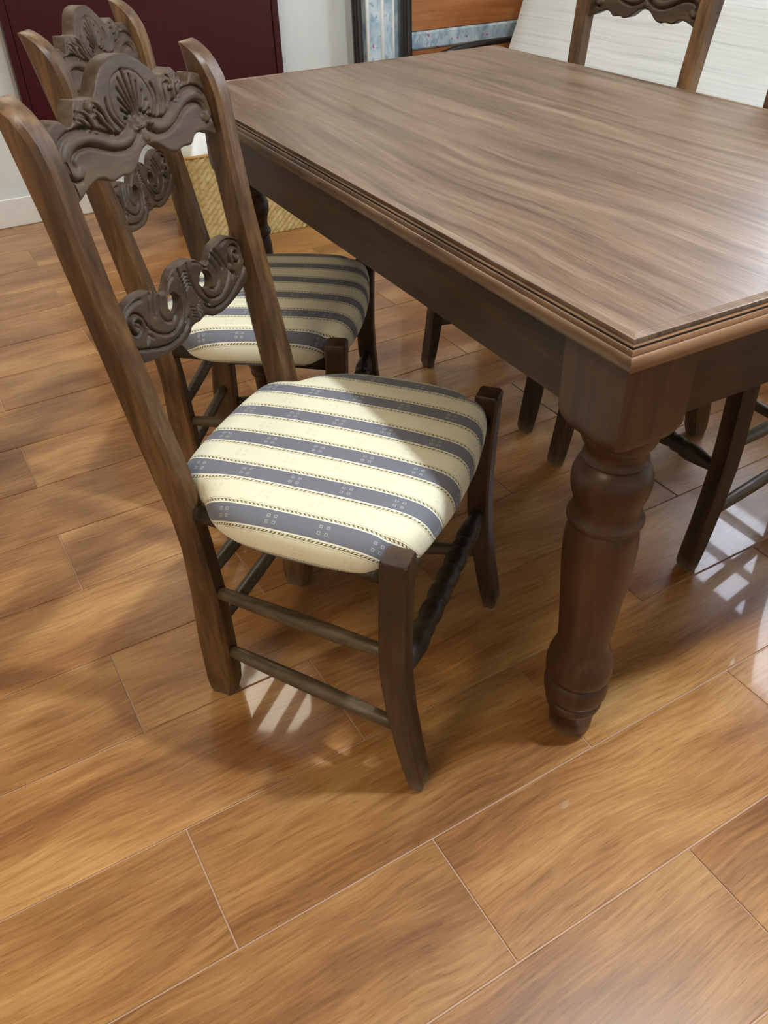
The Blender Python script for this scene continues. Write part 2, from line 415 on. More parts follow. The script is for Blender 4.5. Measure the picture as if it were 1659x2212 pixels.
for row in range(-12, 22):
    for i in range(-9, 10):
        us = U0 + (1.5 * TW if row % 2 else 0) + i * TL
        vt = V0 - row * TW
        g = 0.0015
        poly = [te * us + tn * (vt - TW), te * (us + TL) + tn * (vt - TW), te * (us + TL) + tn * vt, te * us + tn * vt]
        cen = te * (us + TL / 2) + tn * (vt - TW / 2)
        poly2 = poly
        for nrm, d in planes:
            poly2 = clip(poly2, nrm, d)
            if len(poly2) < 3: break
        if len(poly2) < 3: continue
        area2 = abs(sum(poly2[k].x * poly2[(k + 1) % len(poly2)].y - poly2[(k + 1) % len(poly2)].x * poly2[k].y for k in range(len(poly2)))) / 2
        if area2 < 0.002: continue
        full = area2 > TW * TL * 0.9999
        def prism(pl):
            c = sum((q for q in pl), Vector((0, 0))) / len(pl)
            L = []
            for z, ins in ((-0.0021, g), (-0.0006, g), (0.0, g + 0.0010)):
                ring = []
                for k in range(len(pl)):
                    p, pv, nx = pl[k], pl[k - 1], pl[(k + 1) % len(pl)]
                    d1 = (p - pv).normalized(); d2 = (nx - p).normalized()
                    n1 = Vector((-d1.y, d1.x)); n2 = Vector((-d2.y, d2.x))
                    bis = (n1 + n2); bis = bis / max(0.3, bis.length_squared / 2) if bis.length > 1e-6 else n1
                    ring.append((p.x + bis.x * ins, p.y + bis.y * ins, z))
                L.append(ring)
            return rings(L)
        local = [Vector(((q - cen).dot(te), (q - cen).dot(tn))) for q in poly2]
        if full and tile_mesh is not None:
            o = bpy.data.objects.new('tile', tile_mesh); col.objects.link(o)
        else:
            v, f = prism(local); o = mk('tile', v, f, M_TILE)
            if full: tile_mesh = o.data
        # parent space of the floor: rotate back by PHI
        rel = Vector((cen.x - CORNER.x, cen.y - CORNER.y))
        o.parent = floor
        o.location = (rel.dot(e1), rel.dot(e2), 0.0)
        o.rotation_euler = (0, 0, TH - PHI)
        ntile += 1

# ------------------------------------------------------------------ dining table
TA, TB, TZ = 0.938, 1.6116, 0.78
CA, CB = TA / 2, TB / 2
table = empty('dining_table', W(CA, CB), PHI)
tag(table, 'large rectangular dark brown wooden dining table with moulded edge and thick turned legs', 'table')
def tpart(name, vf, mat, smooth=False, autosharp=None):
    v, f = vf
    v = [(p[0] - CA, p[1] - CB, p[2]) for p in v]
    return mk(name, v, f, mat, parent=table, smooth=smooth, autosharp=autosharp)
IN = 0.016
tpart('tabletop', box(IN, TA - IN, IN, TB - IN, 0.757, 0.7800, 0.0), M_TOP)
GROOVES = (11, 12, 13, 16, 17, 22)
prof = [(-0.016, 0.7800), (-0.0145, 0.7797), (-0.0130, 0.7803), (-0.0115, 0.7797), (-0.010, 0.7804), (-0.0085, 0.7797), (-0.007, 0.7804),
        (-0.0055, 0.7797), (-0.004, 0.7804), (-0.0025, 0.7798), (-0.001, 0.7806), (0.0004, 0.7804), (0.0008, 0.7735), (0.0022, 0.7733),
        (0.0042, 0.7765), (0.0065, 0.7772), (0.0080, 0.7760), (0.0088, 0.7722), (0.0098, 0.7722), (0.0110, 0.7750), (0.0135, 0.7755), (0.0152, 0.7738),
        (0.0160, 0.7698), (0.0172, 0.7696), (0.0186, 0.7716), (0.0210, 0.7712), (0.0235, 0.7685), (0.0245, 0.7640), (0.0240, 0.7590), (0.0220, 0.7545), (0.0190, 0.7520),
        (-0.016, 0.7520)]
def corner_pts(o, z):
    return [(-o, -o, z), (TA + o, -o, z), (TA + o, TB + o, z), (-o, TB + o, z)]
for k in range(4):
    v = []; f = []; n = len(prof)
    seg = 2
    for (o, z) in prof: v.append(corner_pts(o, z)[k])
    for (o, z) in prof: v.append(corner_pts(o, z)[(k + 1) % 4])
    for j in range(n):
        f.append((j, (j + 1) % n, (j + 1) % n + n, j + n))
    f.append(tuple(range(n))); f.append(tuple(range(2 * n - 1, n - 1, -1)))
    o = tpart('edge_moulding', (v, f), M_EDGE_X if k % 2 == 0 else M_EDGE, True, 38)
    o.data.materials.append(M_GROOVE_DARK); o.data.materials.append(M_TOP)
    for p_ in o.data.polygons:
        if p_.vertices[0] >= 0 and len(p_.vertices) == 4:
            js = sorted(set(i % n for i in p_.vertices)); j0, j1 = js[0], js[-1]
            if j1 - j0 != 1: continue
            lo_ = max(prof[j0][1], prof[j1][1]); oo = prof[j0][0]
            if oo < 0.0006: p_.material_index = 2
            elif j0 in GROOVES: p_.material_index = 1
LC0 = 0.069; HB = 0.0565
leg_centres = [(LC0, LC0), (TA - LC0, LC0), (LC0, 1.49 - 0.0565), (TA - LC0, 1.49 - 0.0565)]
AZ0, AZ1 = 0.632, 0.752
s_ = 0.024
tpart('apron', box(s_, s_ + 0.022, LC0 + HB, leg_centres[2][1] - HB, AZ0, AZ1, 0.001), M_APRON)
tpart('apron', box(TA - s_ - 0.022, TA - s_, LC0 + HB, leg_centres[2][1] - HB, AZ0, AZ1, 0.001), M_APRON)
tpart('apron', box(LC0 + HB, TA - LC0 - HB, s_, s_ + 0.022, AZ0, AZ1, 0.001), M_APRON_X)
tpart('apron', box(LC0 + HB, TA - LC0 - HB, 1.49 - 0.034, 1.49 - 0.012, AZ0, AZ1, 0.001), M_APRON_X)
LEGP = [(0.0, 0.033), (0.006, 0.0365), (0.05, 0.0385), (0.055, 0.0425), (0.060, 0.0455), (0.068, 0.0475), (0.075, 0.0472), (0.079, 0.0435), (0.083, 0.0488), (0.092, 0.0520), (0.105, 0.0532),
        (0.118, 0.0525), (0.1255, 0.0500), (0.129, 0.0462), (0.133, 0.0512), (0.145, 0.0540), (0.160, 0.0540), (0.175, 0.0515), (0.190, 0.0465), (0.200, 0.0430), (0.206, 0.0415), (0.215, 0.0412),
        (0.25, 0.0432), (0.30, 0.0470), (0.34, 0.0502), (0.38, 0.0530), (0.41, 0.0538), (0.43, 0.0528), (0.445, 0.0500), (0.4535, 0.0475), (0.457, 0.0522), (0.461, 0.0548), (0.465, 0.0545), (0.468, 0.0525),
        (0.474, 0.0495), (0.482, 0.0478), (0.49, 0.0480), (0.50, 0.0505), (0.512, 0.0540), (0.525, 0.0555), (0.538, 0.0545), (0.549, 0.0505), (0.556, 0.0450), (0.559, 0.0415), (0.562, 0.0450), (0.565, 0.0450), (0.568, 0.0425),
        (0.576, 0.0420), (0.584, 0.0445), (0.592, 0.0490), (0.600, 0.0520), (0.610, 0.0530), (0.622, 0.0520)]
def table_leg(cx, cy):
    N = 48
    tx, ty = (0.006 if cx < CA else -0.006), 0.0
    L = [[(cx + tx + r * math.cos(2 * math.pi * k / N), cy + r * math.sin(2 * math.pi * k / N), z) for k in range(N)] for z, r in LEGP]
    turned = rings(L)
    # block: square that rounds off into the turning at its foot
    def sq(h, e, z):
        out = []
        for k in range(N):
            a = 2 * math.pi * k / N + math.pi / 4
            c, s = math.cos(a), math.sin(a); q = (abs(c) ** e + abs(s) ** e) ** (-1 / e)
            out.append((cx + h * q * c, cy + h * q * s, z))
        return out
    B = [sq(0.040, 3, 0.607)]
    for z, h, e in ((0.609, 0.0500, 4.2), (0.612, 0.0535, 6), (0.617, 0.0555, 10), (0.624, HB, 18), (0.632, HB, 40), (0.648, HB, 60), (0.66, HB, 60), (0.752, HB, 60)): B.append(sq(h, e, z))
    o = tpart('leg', turned, M_TABLE, True, 40)
    v, f = rings(B); v = [(p[0] - CA, p[1] - CB, p[2]) for p in v]
    b = mk('leg_block', v, f, M_TABLE, parent=o, smooth=True, autosharp=30)
for c in leg_centres: table_leg(*c)

# ------------------------------------------------------------------ dining chairs
POST = [(0.0, -0.008, 0.036), (0.03, -0.011, 0.045), (0.06, -0.010, 0.049), (0.15, -0.006, 0.052), (0.26, 0.004, 0.055), (0.36, 0.009, 0.051), (0.43, 0.004, 0.047), (0.50, -0.009, 0.041),
        (0.58, -0.022, 0.026), (0.68, -0.037, 0.007), (0.77, -0.050, -0.010), (0.87, -0.065, -0.024), (0.93, -0.077, -0.031), (0.955, -0.082, -0.038), (0.972, -0.0855, -0.047), (0.985, -0.0885, -0.057), (0.994, -0.0905, -0.068), (0.9995, -0.091, -0.079), (1.001, -0.090, -0.086)]
def postw(z): return 0.154 + 0.042 * z
def rear_post(side):
    zs = [0, .015, .03, .06, .1, .15, .2, .26, .31, .36, .4, .43, .465, .5, .54, .58, .63, .68, .72, .77, .82, .87, .9, .93, .955, .972, .985, .994, .9995, 1.001]
    L = []
    for z in zs:
        xb, xf = interp(POST, z); yc = side * postw(z); h = 0.0195 if z > 0.01 else 0.0165
        ch = min(0.0065, (xf - xb) * 0.35)
        L.append([(xb + ch, yc - h, z), (xf - ch, yc - h, z), (xf, yc - h + ch, z), (xf, yc + h - ch, z), (xf - ch, yc + h, z), (xb + ch, yc + h, z), (xb, yc + h - ch, z), (xb, yc - h + ch, z)])
    return rings(L)
FLEG = [(0.0, 0.404, 0.428), (0.015, 0.403, 0.431), (0.05, 0.394, 0.426), (0.10, 0.384, 0.418), (0.177, 0.371, 0.408), (0.25, 0.363, 0.403), (0.31, 0.362, 0.402), (0.38, 0.364, 0.404), (0.45, 0.367, 0.407), (0.482, 0.368, 0.409), (0.485, 0.370, 0.407)]
def front_leg(side):
    L = []
    for z in (0, .015, .035, .05, .075, .1, .14, .177, .21, .25, .28, .31, .345, .38, .42, .45, .482, .4855):
        xb, xf = interp(FLEG, z); yc = side * 0.224; h = 0.0205; ch = 0.004
        if z < 0.01: h = 0.017
        if z > 0.484: h = 0.0185
        L.append([(xb + ch, yc - h, z), (xf - ch, yc - h, z), (xf, yc - h + ch, z), (xf, yc + h - ch, z), (xf - ch, yc + h, z), (xb + ch, yc + h, z), (xb, yc + h - ch, z), (xb, yc - h + ch, z)])
    return rings(L)

CT = [(0, 1.0125), (.02, 1.0105), (.038, 1.0035), (.055, .991), (.066, .981), (.074, .9770), (.082, .9765), (.096, .9785), (.105, .9805), (.1095, .9785), (.118, .968), (.124, .9595), (.130, .9565), (.1365, .9575), (.142, .9635), (.149, .9670), (.157, .9655), (.166, .9625), (.180, .9610)]
CBT = [(0, .906), (.012, .9045), (.024, .8985), (.036, .8900), (.046, .8850), (.060, .8825), (.072, .8850), (.080, .8845), (.092, .8835), (.100, .8860), (.108, .8915), (.118, .8935), (.140, .8895), (.160, .8820), (.180, .8765)]
ST = [(0, .7435), (.018, .7425), (.033, .7370), (.046, .7265), (.056, .7205), (.064, .7220), (.078, .7320), (.095, .7385), (.115, .7405), (.133, .7380), (.150, .7305), (.165, .7215), (.180, .7125)]
SB = [(0, .6545), (.012, .6560), (.022, .6555), (.032, .6490), (.045, .6455), (.062, .6440), (.082, .6450), (.105, .6480), (.128, .6525), (.150, .6570), (.180, .6600)]
def seg_dist(Y, Z, pl):
    d = np.full(Y.shape, 1e9)
    for (a, b), (c, e) in zip(pl[:-1], pl[1:]):
        vx, vz = c - a, e - b; L2 = vx * vx + vz * vz + 1e-12
        t = np.clip(((Y - a) * vx + (Z - b) * vz) / L2, 0, 1)
        d = np.minimum(d, np.hypot(Y - a - t * vx, Z - b - t * vz))
    return d
def cat(pl, n=6):
    P = [pl[0]] + list(pl) + [pl[-1]]; out = []
    for i in range(1, len(P) - 2):
        for k in range(n):
            t = k / n; p0, p1, p2, p3 = [np.array(q) for q in P[i - 1:i + 3]]
            out.append(tuple(0.5 * (2 * p1 + (p2 - p0) * t + (2 * p0 - 5 * p1 + 4 * p2 - p3) * t * t + (3 * p1 - p0 - 3 * p2 + p3) * t ** 3)))
    out.append(pl[-1]); return out
def spiral(cy, cz, r0, r1, a0, turns, n=20):
    return [(cy + (r0 + (r1 - r0) * k / n) * math.cos(a0 + turns * 2 * math.pi * k / n), cz + (r0 + (r1 - r0) * k / n) * math.sin(a0 + turns * 2 * math.pi * k / n)) for k in range(n + 1)]
def groove(Y, Z, pl, w, dep): return -dep * np.exp(-(seg_dist(Y, Z, pl) / w) ** 2)
def ridge(Y, Z, pl, w, hgt):
    d = seg_dist(Y, Z, pl) / w
    return hgt * np.sqrt(np.clip(1 - d * d, 0, 1))
YS = 0.007
def crest_relief(Y0, Z):
    Y = np.abs(Y0 - YS); h = np.zeros(Y.shape)
    sc = cat([(.012, .934), (.026, .924), (.048, .920), (.070, .924), (.092, .933), (.112, .939), (.134, .940), (.151, .935), (.161, .924), (.160, .912), (.151, .906), (.142, .910)])
    h += ridge(Y, Z, sc, .0055, .0028)
    up = cat([(.012, .945), (.024, .936), (.044, .929), (.066, .934), (.088, .943), (.112, .950), (.138, .951), (.158, .945), (.170, .932), (.171, .916), (.160, .902), (.148, .900)])
    lo = cat([(.010, .922), (.026, .913), (.048, .910), (.074, .915), (.096, .924), (.116, .930), (.134, .930), (.147, .924), (.150, .916)])
    h += groove(Y, Z, up, .0022, .0045) + groove(Y, Z, lo, .0022, .0045)
    # volutes rising beside the arch and acanthus tips
    for pl in ([(.052, .932), (.060, .945), (.064, .958), (.070, .968), (.080, .972), (.088, .967), (.086, .960)],
               [(.060, .934), (.070, .946), (.074, .956), (.080, .961)],
               [(.090, .944), (.092, .955), (.098, .963), (.107, .966)], [(.100, .948), (.106, .956), (.114, .959)]):
        h += ridge(Y, Z, cat(pl), .0048, .0040) + groove(Y, Z, cat([(p[0] + .0055, p[1] + .002) for p in pl]), .0016, .0035)
    for pl in ([(.040, .934), (.050, .948), (.053, .960), (.050, .970)],):
        h += groove(Y, Z, cat(pl), .0018, .004)
    # palmette fan under the arch
    for k in range(6):
        a = math.radians(90 - k * 15)
        r1 = .060 - .005 * k
        pl = [(.001 + .008 * math.cos(a), .934 + .008 * math.sin(a)), (.001 + r1 * math.cos(a) * .8, .934 + r1 * math.sin(a))]
        h += groove(Y, Z, pl, .0016, .0042)
    fan = cat([(.014, .930), (.034, .938), (.042, .952), (.040, .970), (.026, .988), (0, .996)])
    h += groove(Y, Z, fan, .0012, .0015)
    h += ridge(Y, Z, [(0, .930), (.020, .931)], .004, .003)
    # bead below the fan
    h += ridge(Y, Z, [(0, .921), (.003, .915)], .005, .003)
    # stepped field beside the posts
    h += np.where((Y > .163) & (Z < .925), -.002, 0)
    return h
def splat_relief(Y0, Z):
    Y = np.abs(Y0 - YS); h = np.zeros(Y.shape)
    vol = cat(spiral(.137, .706, .019, .003, math.radians(200), -1.45, 22))
    h += groove(Y, Z, vol, .0019, .0055)
    h += ridge(Y, Z, cat(spiral(.137, .706, .0145, .003, math.radians(200), -1.2, 18)), .0038, .0028)
    for pl, dp in (([(.116, .702), (.108, .688), (.094, .676), (.076, .668), (.058, .668), (.042, .674), (.032, .686), (.028, .702)], .005),
               ([(.066, .726), (.074, .714), (.080, .700), (.074, .686), (.060, .681), (.050, .686)], .004),
               ([(.160, .716), (.166, .704), (.160, .688), (.146, .676), (.126, .668), (.104, .660), (.080, .655), (.056, .655), (.036, .660), (.024, .670)], .005),
               ([(.088, .732), (.096, .722), (.104, .706), (.112, .692), (.124, .682)], .0045),
               ([(.078, .730), (.088, .716), (.094, .702)], .0045),
               ([(.110, .732), (.130, .733), (.150, .726), (.164, .712)], .004),
               ([(.028, .734), (.042, .728), (.054, .716)], .0035),
               ([(.012, .738), (.010, .720), (.012, .700), (.020, .684), (.034, .668)], .0045),
               ([(.128, .676), (.118, .684), (.112, .678)], .004)):
        h += groove(Y, Z, cat(pl), .0021, dp)
    for k in range(5):
        z0 = .730 - k * .0052
        h += groove(Y, Z, [(.001, z0), (.009, z0 - .004)], .0011, .003)
    for k in range(4):
        z0 = .676 - k * .005
        h += groove(Y, Z, [(.002, z0), (.014, z0 + .006)], .0011, .003)
    h += .0015 * np.exp(-((Y - .137) ** 2 + (Z - .706) ** 2) / .00030)
    return h
def board(top, bot, hole, x0, z0, slope, thick, relief, W_=0.180, ny=190, nz=34):
    """carved board: every column runs from the lower outline to the upper one, split round the pierced holes"""
    ys = np.linspace(-W_, W_, ny * 2 + 1)
    V = []; F = []; idx = {}
    def add_strip(lo, hi, n, flo, fhi):
        nonlocal V, F
        base = len(V); nc = len(ys)
        Yg = np.repeat(ys[:, None], n + 1, 1); S = np.linspace(0, 1, n + 1)[None, :]
        Zg = lo[:, None] * (1 - S) + hi[:, None] * S
        H = relief(Yg, Zg)
        de = np.minimum(Zg - bt[:, None], tp[:, None] - Zg)
        H = H * np.clip(de / .004, 0, 1) - np.where(de < .0025, (.0025 - de) * 0.8, 0)
        Xf = x0 + slope * (Zg - z0) + H; Xb = x0 + slope * (Zg - z0) - thick
        for X in (Xf, Xb):
            V += [(float(X[i, j]), float(Yg[i, j]), float(Zg[i, j])) for i in range(nc) for j in range(n + 1)]
        sz = nc * (n + 1)
        def vid(i, j, back): return base + (sz if back else 0) + i * (n + 1) + j
        for i in range(nc - 1):
            for j in range(n):
                F.append((vid(i, j, 0), vid(i + 1, j, 0), vid(i + 1, j + 1, 0), vid(i, j + 1, 0)))
                F.append((vid(i, j, 1), vid(i, j + 1, 1), vid(i + 1, j + 1, 1), vid(i + 1, j, 1)))
            if flo(i): F.append((vid(i, 0, 0), vid(i, 0, 1), vid(i + 1, 0, 1), vid(i + 1, 0, 0)))
            if fhi(i): F.append((vid(i, n, 0), vid(i + 1, n, 0), vid(i + 1, n, 1), vid(i, n, 1)))
        for i in (0, nc - 1):
            for j in range(n): F.append((vid(i, j, 0), vid(i, j + 1, 0), vid(i, j + 1, 1), vid(i, j, 1)))
    tp = np.array([smooth_tbl(top, min(.18, abs(y - YS))) for y in ys]); bt = np.array([smooth_tbl(bot, min(.18, abs(y - YS))) for y in ys])
    if hole is None:
        add_strip(bt, tp, nz, lambda i: True, lambda i: True)
    else:
        mid = (tp + bt) / 2 + 0.006
        h0 = mid.copy(); h1 = mid.copy(); inh = np.zeros(len(ys), bool)
        for k, y in enumerate(ys):
            a = (abs(y - YS) - hole[0]) / hole[1]
            if abs(a) < 1:
                q = math.sqrt(1 - a * a); c = hole[2] + hole[4] * a
                h0[k] = c - hole[3] * q; h1[k] = c + hole[3] * q; inh[k] = True
            else:
                c = hole[2] + hole[4] * np.sign(a); wgt = min(1, (abs(a) - 1) / 1.2)
                h0[k] = h1[k] = c * (1 - wgt) + mid[k] * wgt
        side = lambda i: bool(inh[i] or inh[i + 1])
        add_strip(bt, h0, nz // 2, lambda i: True, side)
        add_strip(h1, tp, nz // 2, side, lambda i: True)
    return V, F
def weld(o, d=1e-5):
    bm = bmesh.new(); bm.from_mesh(o.data); bmesh.ops.remove_doubles(bm, verts=bm.verts, dist=d)
    bmesh.ops.recalc_face_normals(bm, faces=bm.faces); bm.to_mesh(o.data); bm.free()

SEAT = [(-.008, 0), (-.007, .05), (-.004, .095), (.002, .130), (.018, .148), (.050, .160), (.066, .176), (.090, .200), (.130, .219), (.180, .228), (.230, .231), (.290, .230), (.335, .224), (.356, .214), (.366, .202), (.384, .196), (.396, .182), (.405, .150), (.412, .100), (.417, .050), (.418, 0)]
def cushion():
    half = cat(SEAT, 4)
    out = half + [(p[0], -p[1]) for p in half[::-1][1:-1]]
    c = (0.205, 0.0)
    prof = [(0.0, .4235), (.5, .4235), (.84, .4245), (.93, .4265), (.965, .4305), (.985, .437), (.997, .4445), (1.0, .4530), (.999, .4620), (.991, .4705), (.976, .4780), (.953, .4845), (.918, .4900), (.870, .4940), (.80, .4970), (.71, .4992), (.60, .5010), (.48, .5025), (.36, .5036), (.24, .5044), (.10, .5048)]
    V = []; UV = []; F = []; n = len(out)
    # arc length outwards from the crown, per vertex
    arcs = []
    for (px, py) in out:
        R = math.hypot(px - c[0], py - c[1]); s = 0; a = [0] * len(prof); prev = (0, prof[-1][1])
        for k in range(len(prof) - 1, -1, -1):
            cur = (prof[k][0] * R, prof[k][1])
            s += math.hypot(cur[0] - prev[0], cur[1] - prev[1]) * (1.5 if k < 7 else 1.0); a[k] = s; prev = cur
        arcs.append(a)
    for k, (sc, z) in enumerate(prof):
        for i, (px, py) in enumerate(out):
            dx, dy = px - c[0], py - c[1]; R = math.hypot(dx, dy)
            zz = z
            V.append((c[0] + dx * sc, c[1] + dy * sc, zz))
            a = arcs[i][k]; UV.append((c[0] + dx / R * a, c[1] + dy / R * a))
    for k in range(len(prof) - 1):
        for i in range(n):
            a = k * n + i; b = k * n + (i + 1) % n; F.append((a, b, b + n, a + n))
    V.append((c[0], c[1], .5050)); UV.append(c); top = len(V) - 1
    for i in range(n): F.append(((len(prof) - 1) * n + i, (len(prof) - 1) * n + (i + 1) % n, top))
    return V, F, UV

def rung(p0, p1, r):
    L = (Vector(p1) - Vector(p0)).length
    return lathe([(0, r * .86), (.08, r * .95), (.3, r * 1.08), (.5, r * 1.14), (.7, r * 1.08), (.92, r * .95), (1, r * .86)], p0, p1, 16)
def turned_profile():
    P = [(0, .011), (.03, .0115), (.10, .0165), (.16, .0195), (.20, .0185), (.215, .0155), (.225, .0175), (.26, .0185), (.275, .0150), (.285, .0160), (.33, .0195), (.375, .0180), (.39, .0140), (.40, .0165), (.43, .0195), (.47, .0190), (.49, .0145), (.5, .0140)]
    return P + [(1 - t, r) for t, r in P[-2::-1]]
def make_chair():
    root = empty('dining_chair', (0, 0, 0))
    for s in (-1, 1):
        v, f = rear_post(s); mk('rear_post', v, f, M_POST, parent=root, smooth=True, autosharp=35)
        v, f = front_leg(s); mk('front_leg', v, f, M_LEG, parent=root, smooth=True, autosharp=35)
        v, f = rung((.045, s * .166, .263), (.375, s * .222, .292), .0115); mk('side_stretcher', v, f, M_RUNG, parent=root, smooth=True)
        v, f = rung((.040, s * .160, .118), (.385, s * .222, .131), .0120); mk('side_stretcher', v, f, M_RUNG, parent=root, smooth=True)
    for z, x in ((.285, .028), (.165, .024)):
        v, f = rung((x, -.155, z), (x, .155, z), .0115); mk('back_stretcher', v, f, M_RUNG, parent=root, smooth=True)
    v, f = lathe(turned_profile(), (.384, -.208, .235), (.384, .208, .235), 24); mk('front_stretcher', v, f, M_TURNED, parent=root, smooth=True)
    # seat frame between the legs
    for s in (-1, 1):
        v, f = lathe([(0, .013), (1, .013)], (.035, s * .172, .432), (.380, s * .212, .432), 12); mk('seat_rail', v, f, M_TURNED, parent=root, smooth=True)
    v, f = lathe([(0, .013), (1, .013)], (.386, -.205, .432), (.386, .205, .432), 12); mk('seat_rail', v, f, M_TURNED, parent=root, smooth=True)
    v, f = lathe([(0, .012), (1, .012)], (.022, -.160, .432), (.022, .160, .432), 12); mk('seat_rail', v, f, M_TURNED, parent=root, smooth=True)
    v, f = board(CT, CBT, None, -.040, .88, -.25, .022, crest_relief, nz=64); o = mk('crest_rail', v, f, M_CARVED, parent=root, smooth=True, autosharp=50); weld(o)
    v, f = board(ST, SB, (.0450, .0155, .7015, .0150, -.0010), -.028, .73, -.20, .014, splat_relief, nz=52); o = mk('back_splat', v, f, M_CARVED, parent=root, smooth=True, autosharp=50); weld(o)
    v, f, uv = cushion(); mk('seat_cushion', v, f, M_FABRIC, parent=root, smooth=True, uv=uv)
    return root
def dup(root, loc, rotz):
    r = root.copy(); col.objects.link(r); r.location = loc; r.rotation_euler = (0, 0, rotz)
    for ch in list(root.children):
        c = ch.copy(); col.objects.link(c); c.parent = r
    return r
CH_GROUP = 'dining chairs around the table'
ch = make_chair(); ch.location = (-0.258998, 1.165879, 0); ch.rotation_euler = (0, 0, math.radians(-22.2))
tag(ch, 'nearest carved wooden dining chair, whole blue and cream striped seat in the foreground', 'chair', CH_GROUP)
CHS = [((-0.4365, 1.7048, 0), -7.234, 'carved wooden dining chair with striped seat standing behind the nearest chair, left of the table'),
       (tuple(W(0.976, 1.128)), 211.6, 'dining chair beyond the far side of the table, its scalloped crest showing above the tabletop'),
       (tuple(W(0.962, 0.484)), 207.2, 'dining chair tucked under the right table side, legs seen behind the near turned table leg')]
for loc, yaw, lab in CHS:
    c = dup(ch, loc, math.radians(yaw)); tag(c, lab, 'chair', CH_GROUP)

# ------------------------------------------------------------------ red wall cabinet
cab = empty('wall_cabinet', W(0.404, B_MAX - 0.05, 0.28), PHI)
tag(cab, 'dark red lacquered flat cabinet fixed to the white back wall', 'cabinet')
def cpart(root, base, name, vf, mat, **k):
    v, f = vf; v = [(p[0] - base[0], p[1] - base[1], p[2] - base[2]) for p in v]
    return mk(name, v, f, mat, parent=root, **k)
cb_ = (0.404, B_MAX - 0.05, 0.28)
cpart(cab, cb_, 'carcass', box(-.165, .973, B_MAX - .05, B_MAX - .001, .28, 1.72, .002), M_REDDARK)
cpart(cab, cb_, 'door_panel', box(-.133, .941, B_MAX - .056, B_MAX - .0502, .312, 1.688, .001), M_RED)
for (a0, a1, z0, z1) in ((-.165, -.136, .28, 1.72), (.944, .973, .28, 1.72), (-.136, .944, .28, .309), (-.136, .944, 1.691, 1.72)):
    cpart(cab, cb_, 'door_frame', box(a0, a1, B_MAX - .060, B_MAX - .0502, z0, z1, .0015), M_RED)

# ------------------------------------------------------------------ folded bed against the back wall
fb = (1.49, 3.24, 0.0)
bed = empty('folding_bed', W(*fb), PHI)
tag(bed, 'folded bed in a black tube frame holding a blue flowered mattress upright', 'bed')
cpart(bed, fb, 'frame_post', tube([(1.330, 3.24, 0), (1.330, 3.24, .5), (1.325, 3.24, 1.0), (1.325, 3.24, 1.35)], .024, 14), M_BLACK, smooth=True)
cpart(bed, fb, 'frame_post', tube([(1.565, 3.20, 0), (1.565, 3.20, .5), (1.560, 3.20, 1.0), (1.560, 3.20, 1.35)], .025, 14), M_BLACK, smooth=True)
cpart(bed, fb, 'frame_crossbar', tube([(1.325, 3.24, 1.33), (1.46, 3.22, 1.34), (1.570, 3.20, 1.33)], .015, 12), M_BLACK, smooth=True)
cpart(bed, fb, 'frame_crossbar', tube([(1.330, 3.24, .10), (1.46, 3.22, .10), (1.575, 3.20, .10)], .013, 12), M_BLACK, smooth=True)
cpart(bed, fb, 'mattress', box(1.372, 1.548, 3.235, 3.335, .11, 1.32, .012), M_PATTERN)
for a in (1.378, 1.455, 1.512):
    cpart(bed, fb, 'piping', tube([(a, 3.233, .13), (a, 3.233, .7), (a, 3.233, 1.30)], .006 if a > 1.5 else .009, 8), M_PIPING, smooth=True)

wb = (2.0, 3.28, 0.0)
pan = empty('wooden_bed', W(*wb), PHI)
tag(pan, 'orange wooden bed panel with a flowered blue mattress strip under it, on the back wall', 'bed')
cpart(pan, wb, 'bed_panel', box(1.615, 2.395, 3.285, 3.325, .568, 1.15, .003), M_ORANGE)
cpart(pan, wb, 'mattress', box(1.612, 2.395, 3.270, 3.334, .492, .5665, .008), M_PATTERN)
cpart(pan, wb, 'side_rail', box(1.615, 2.395, 3.285, 3.325, .33, .4905, .003), M_ORANGE)
for a in (1.63, 2.34):
    cpart(pan, wb, 'bed_leg', box(a, a + .05, 3.285, 3.325, 0, .33, .002), M_ORANGE)
rail = (1.98, 3.1, 0.0)
ra = empty('metal_rail', W(*rail), PHI)
tag(ra, 'glossy black bent metal tube in front of the flowered mattress strip', 'rail')
cpart(ra, rail, 'tube', tube([(1.60, 3.1, .0), (1.60, 3.1, .34), (1.61, 3.1, .44), (1.66, 3.1, .485), (1.75, 3.1, .505), (1.88, 3.1, .516), (2.06, 3.1, .518), (2.28, 3.1, .518), (2.34, 3.1, .48), (2.36, 3.1, .40), (2.36, 3.1, 0)], .0135, 14), M_BLACK, smooth=True)

# ------------------------------------------------------------------ sofa with a white cover
sb = (2.1, 1.6, 0.0)
sofa = empty('sofa', W(*sb), PHI)
tag(sofa, 'low sofa under a white finely striped cover along the right wall', 'sofa')
def sofa_section(b):
    # profile of the backrest under the cover: leans back, rounded on top
    return [(1.955, b, .40), (1.985, b, .52), (2.015, b, .60), (2.045, b, .69), (2.07, b, .76), (2.10, b, .81), (2.15, b, .835), (2.22, b, .84), (2.30, b, .83), (2.36, b, .80), (2.385, b, .74), (2.39, b, .40), (2.39, b, .06), (2.20, b, .06), (2.00, b, .06), (1.955, b, .10)]
L = []
bs = [-.60, -.594, -.58] + [x * .1 - .5 for x in range(0, 35)] + [2.97, 2.99, 2.995]
for b in bs:
    e = 0.0
    if b < -.59 or b > 2.985: e = .012
    jig = 0.006 * math.sin(b * 9) + 0.004 * math.sin(b * 23 + 1)
    ring = []
    for k, (a, bb, z) in enumerate(sofa_section(b)):
        ring.append((a + (e if k < 6 else -e) * 1.0 + (jig if 0 < k < 6 else 0), bb, z - (e if 5 < k < 11 else 0)))
    L.append(ring)
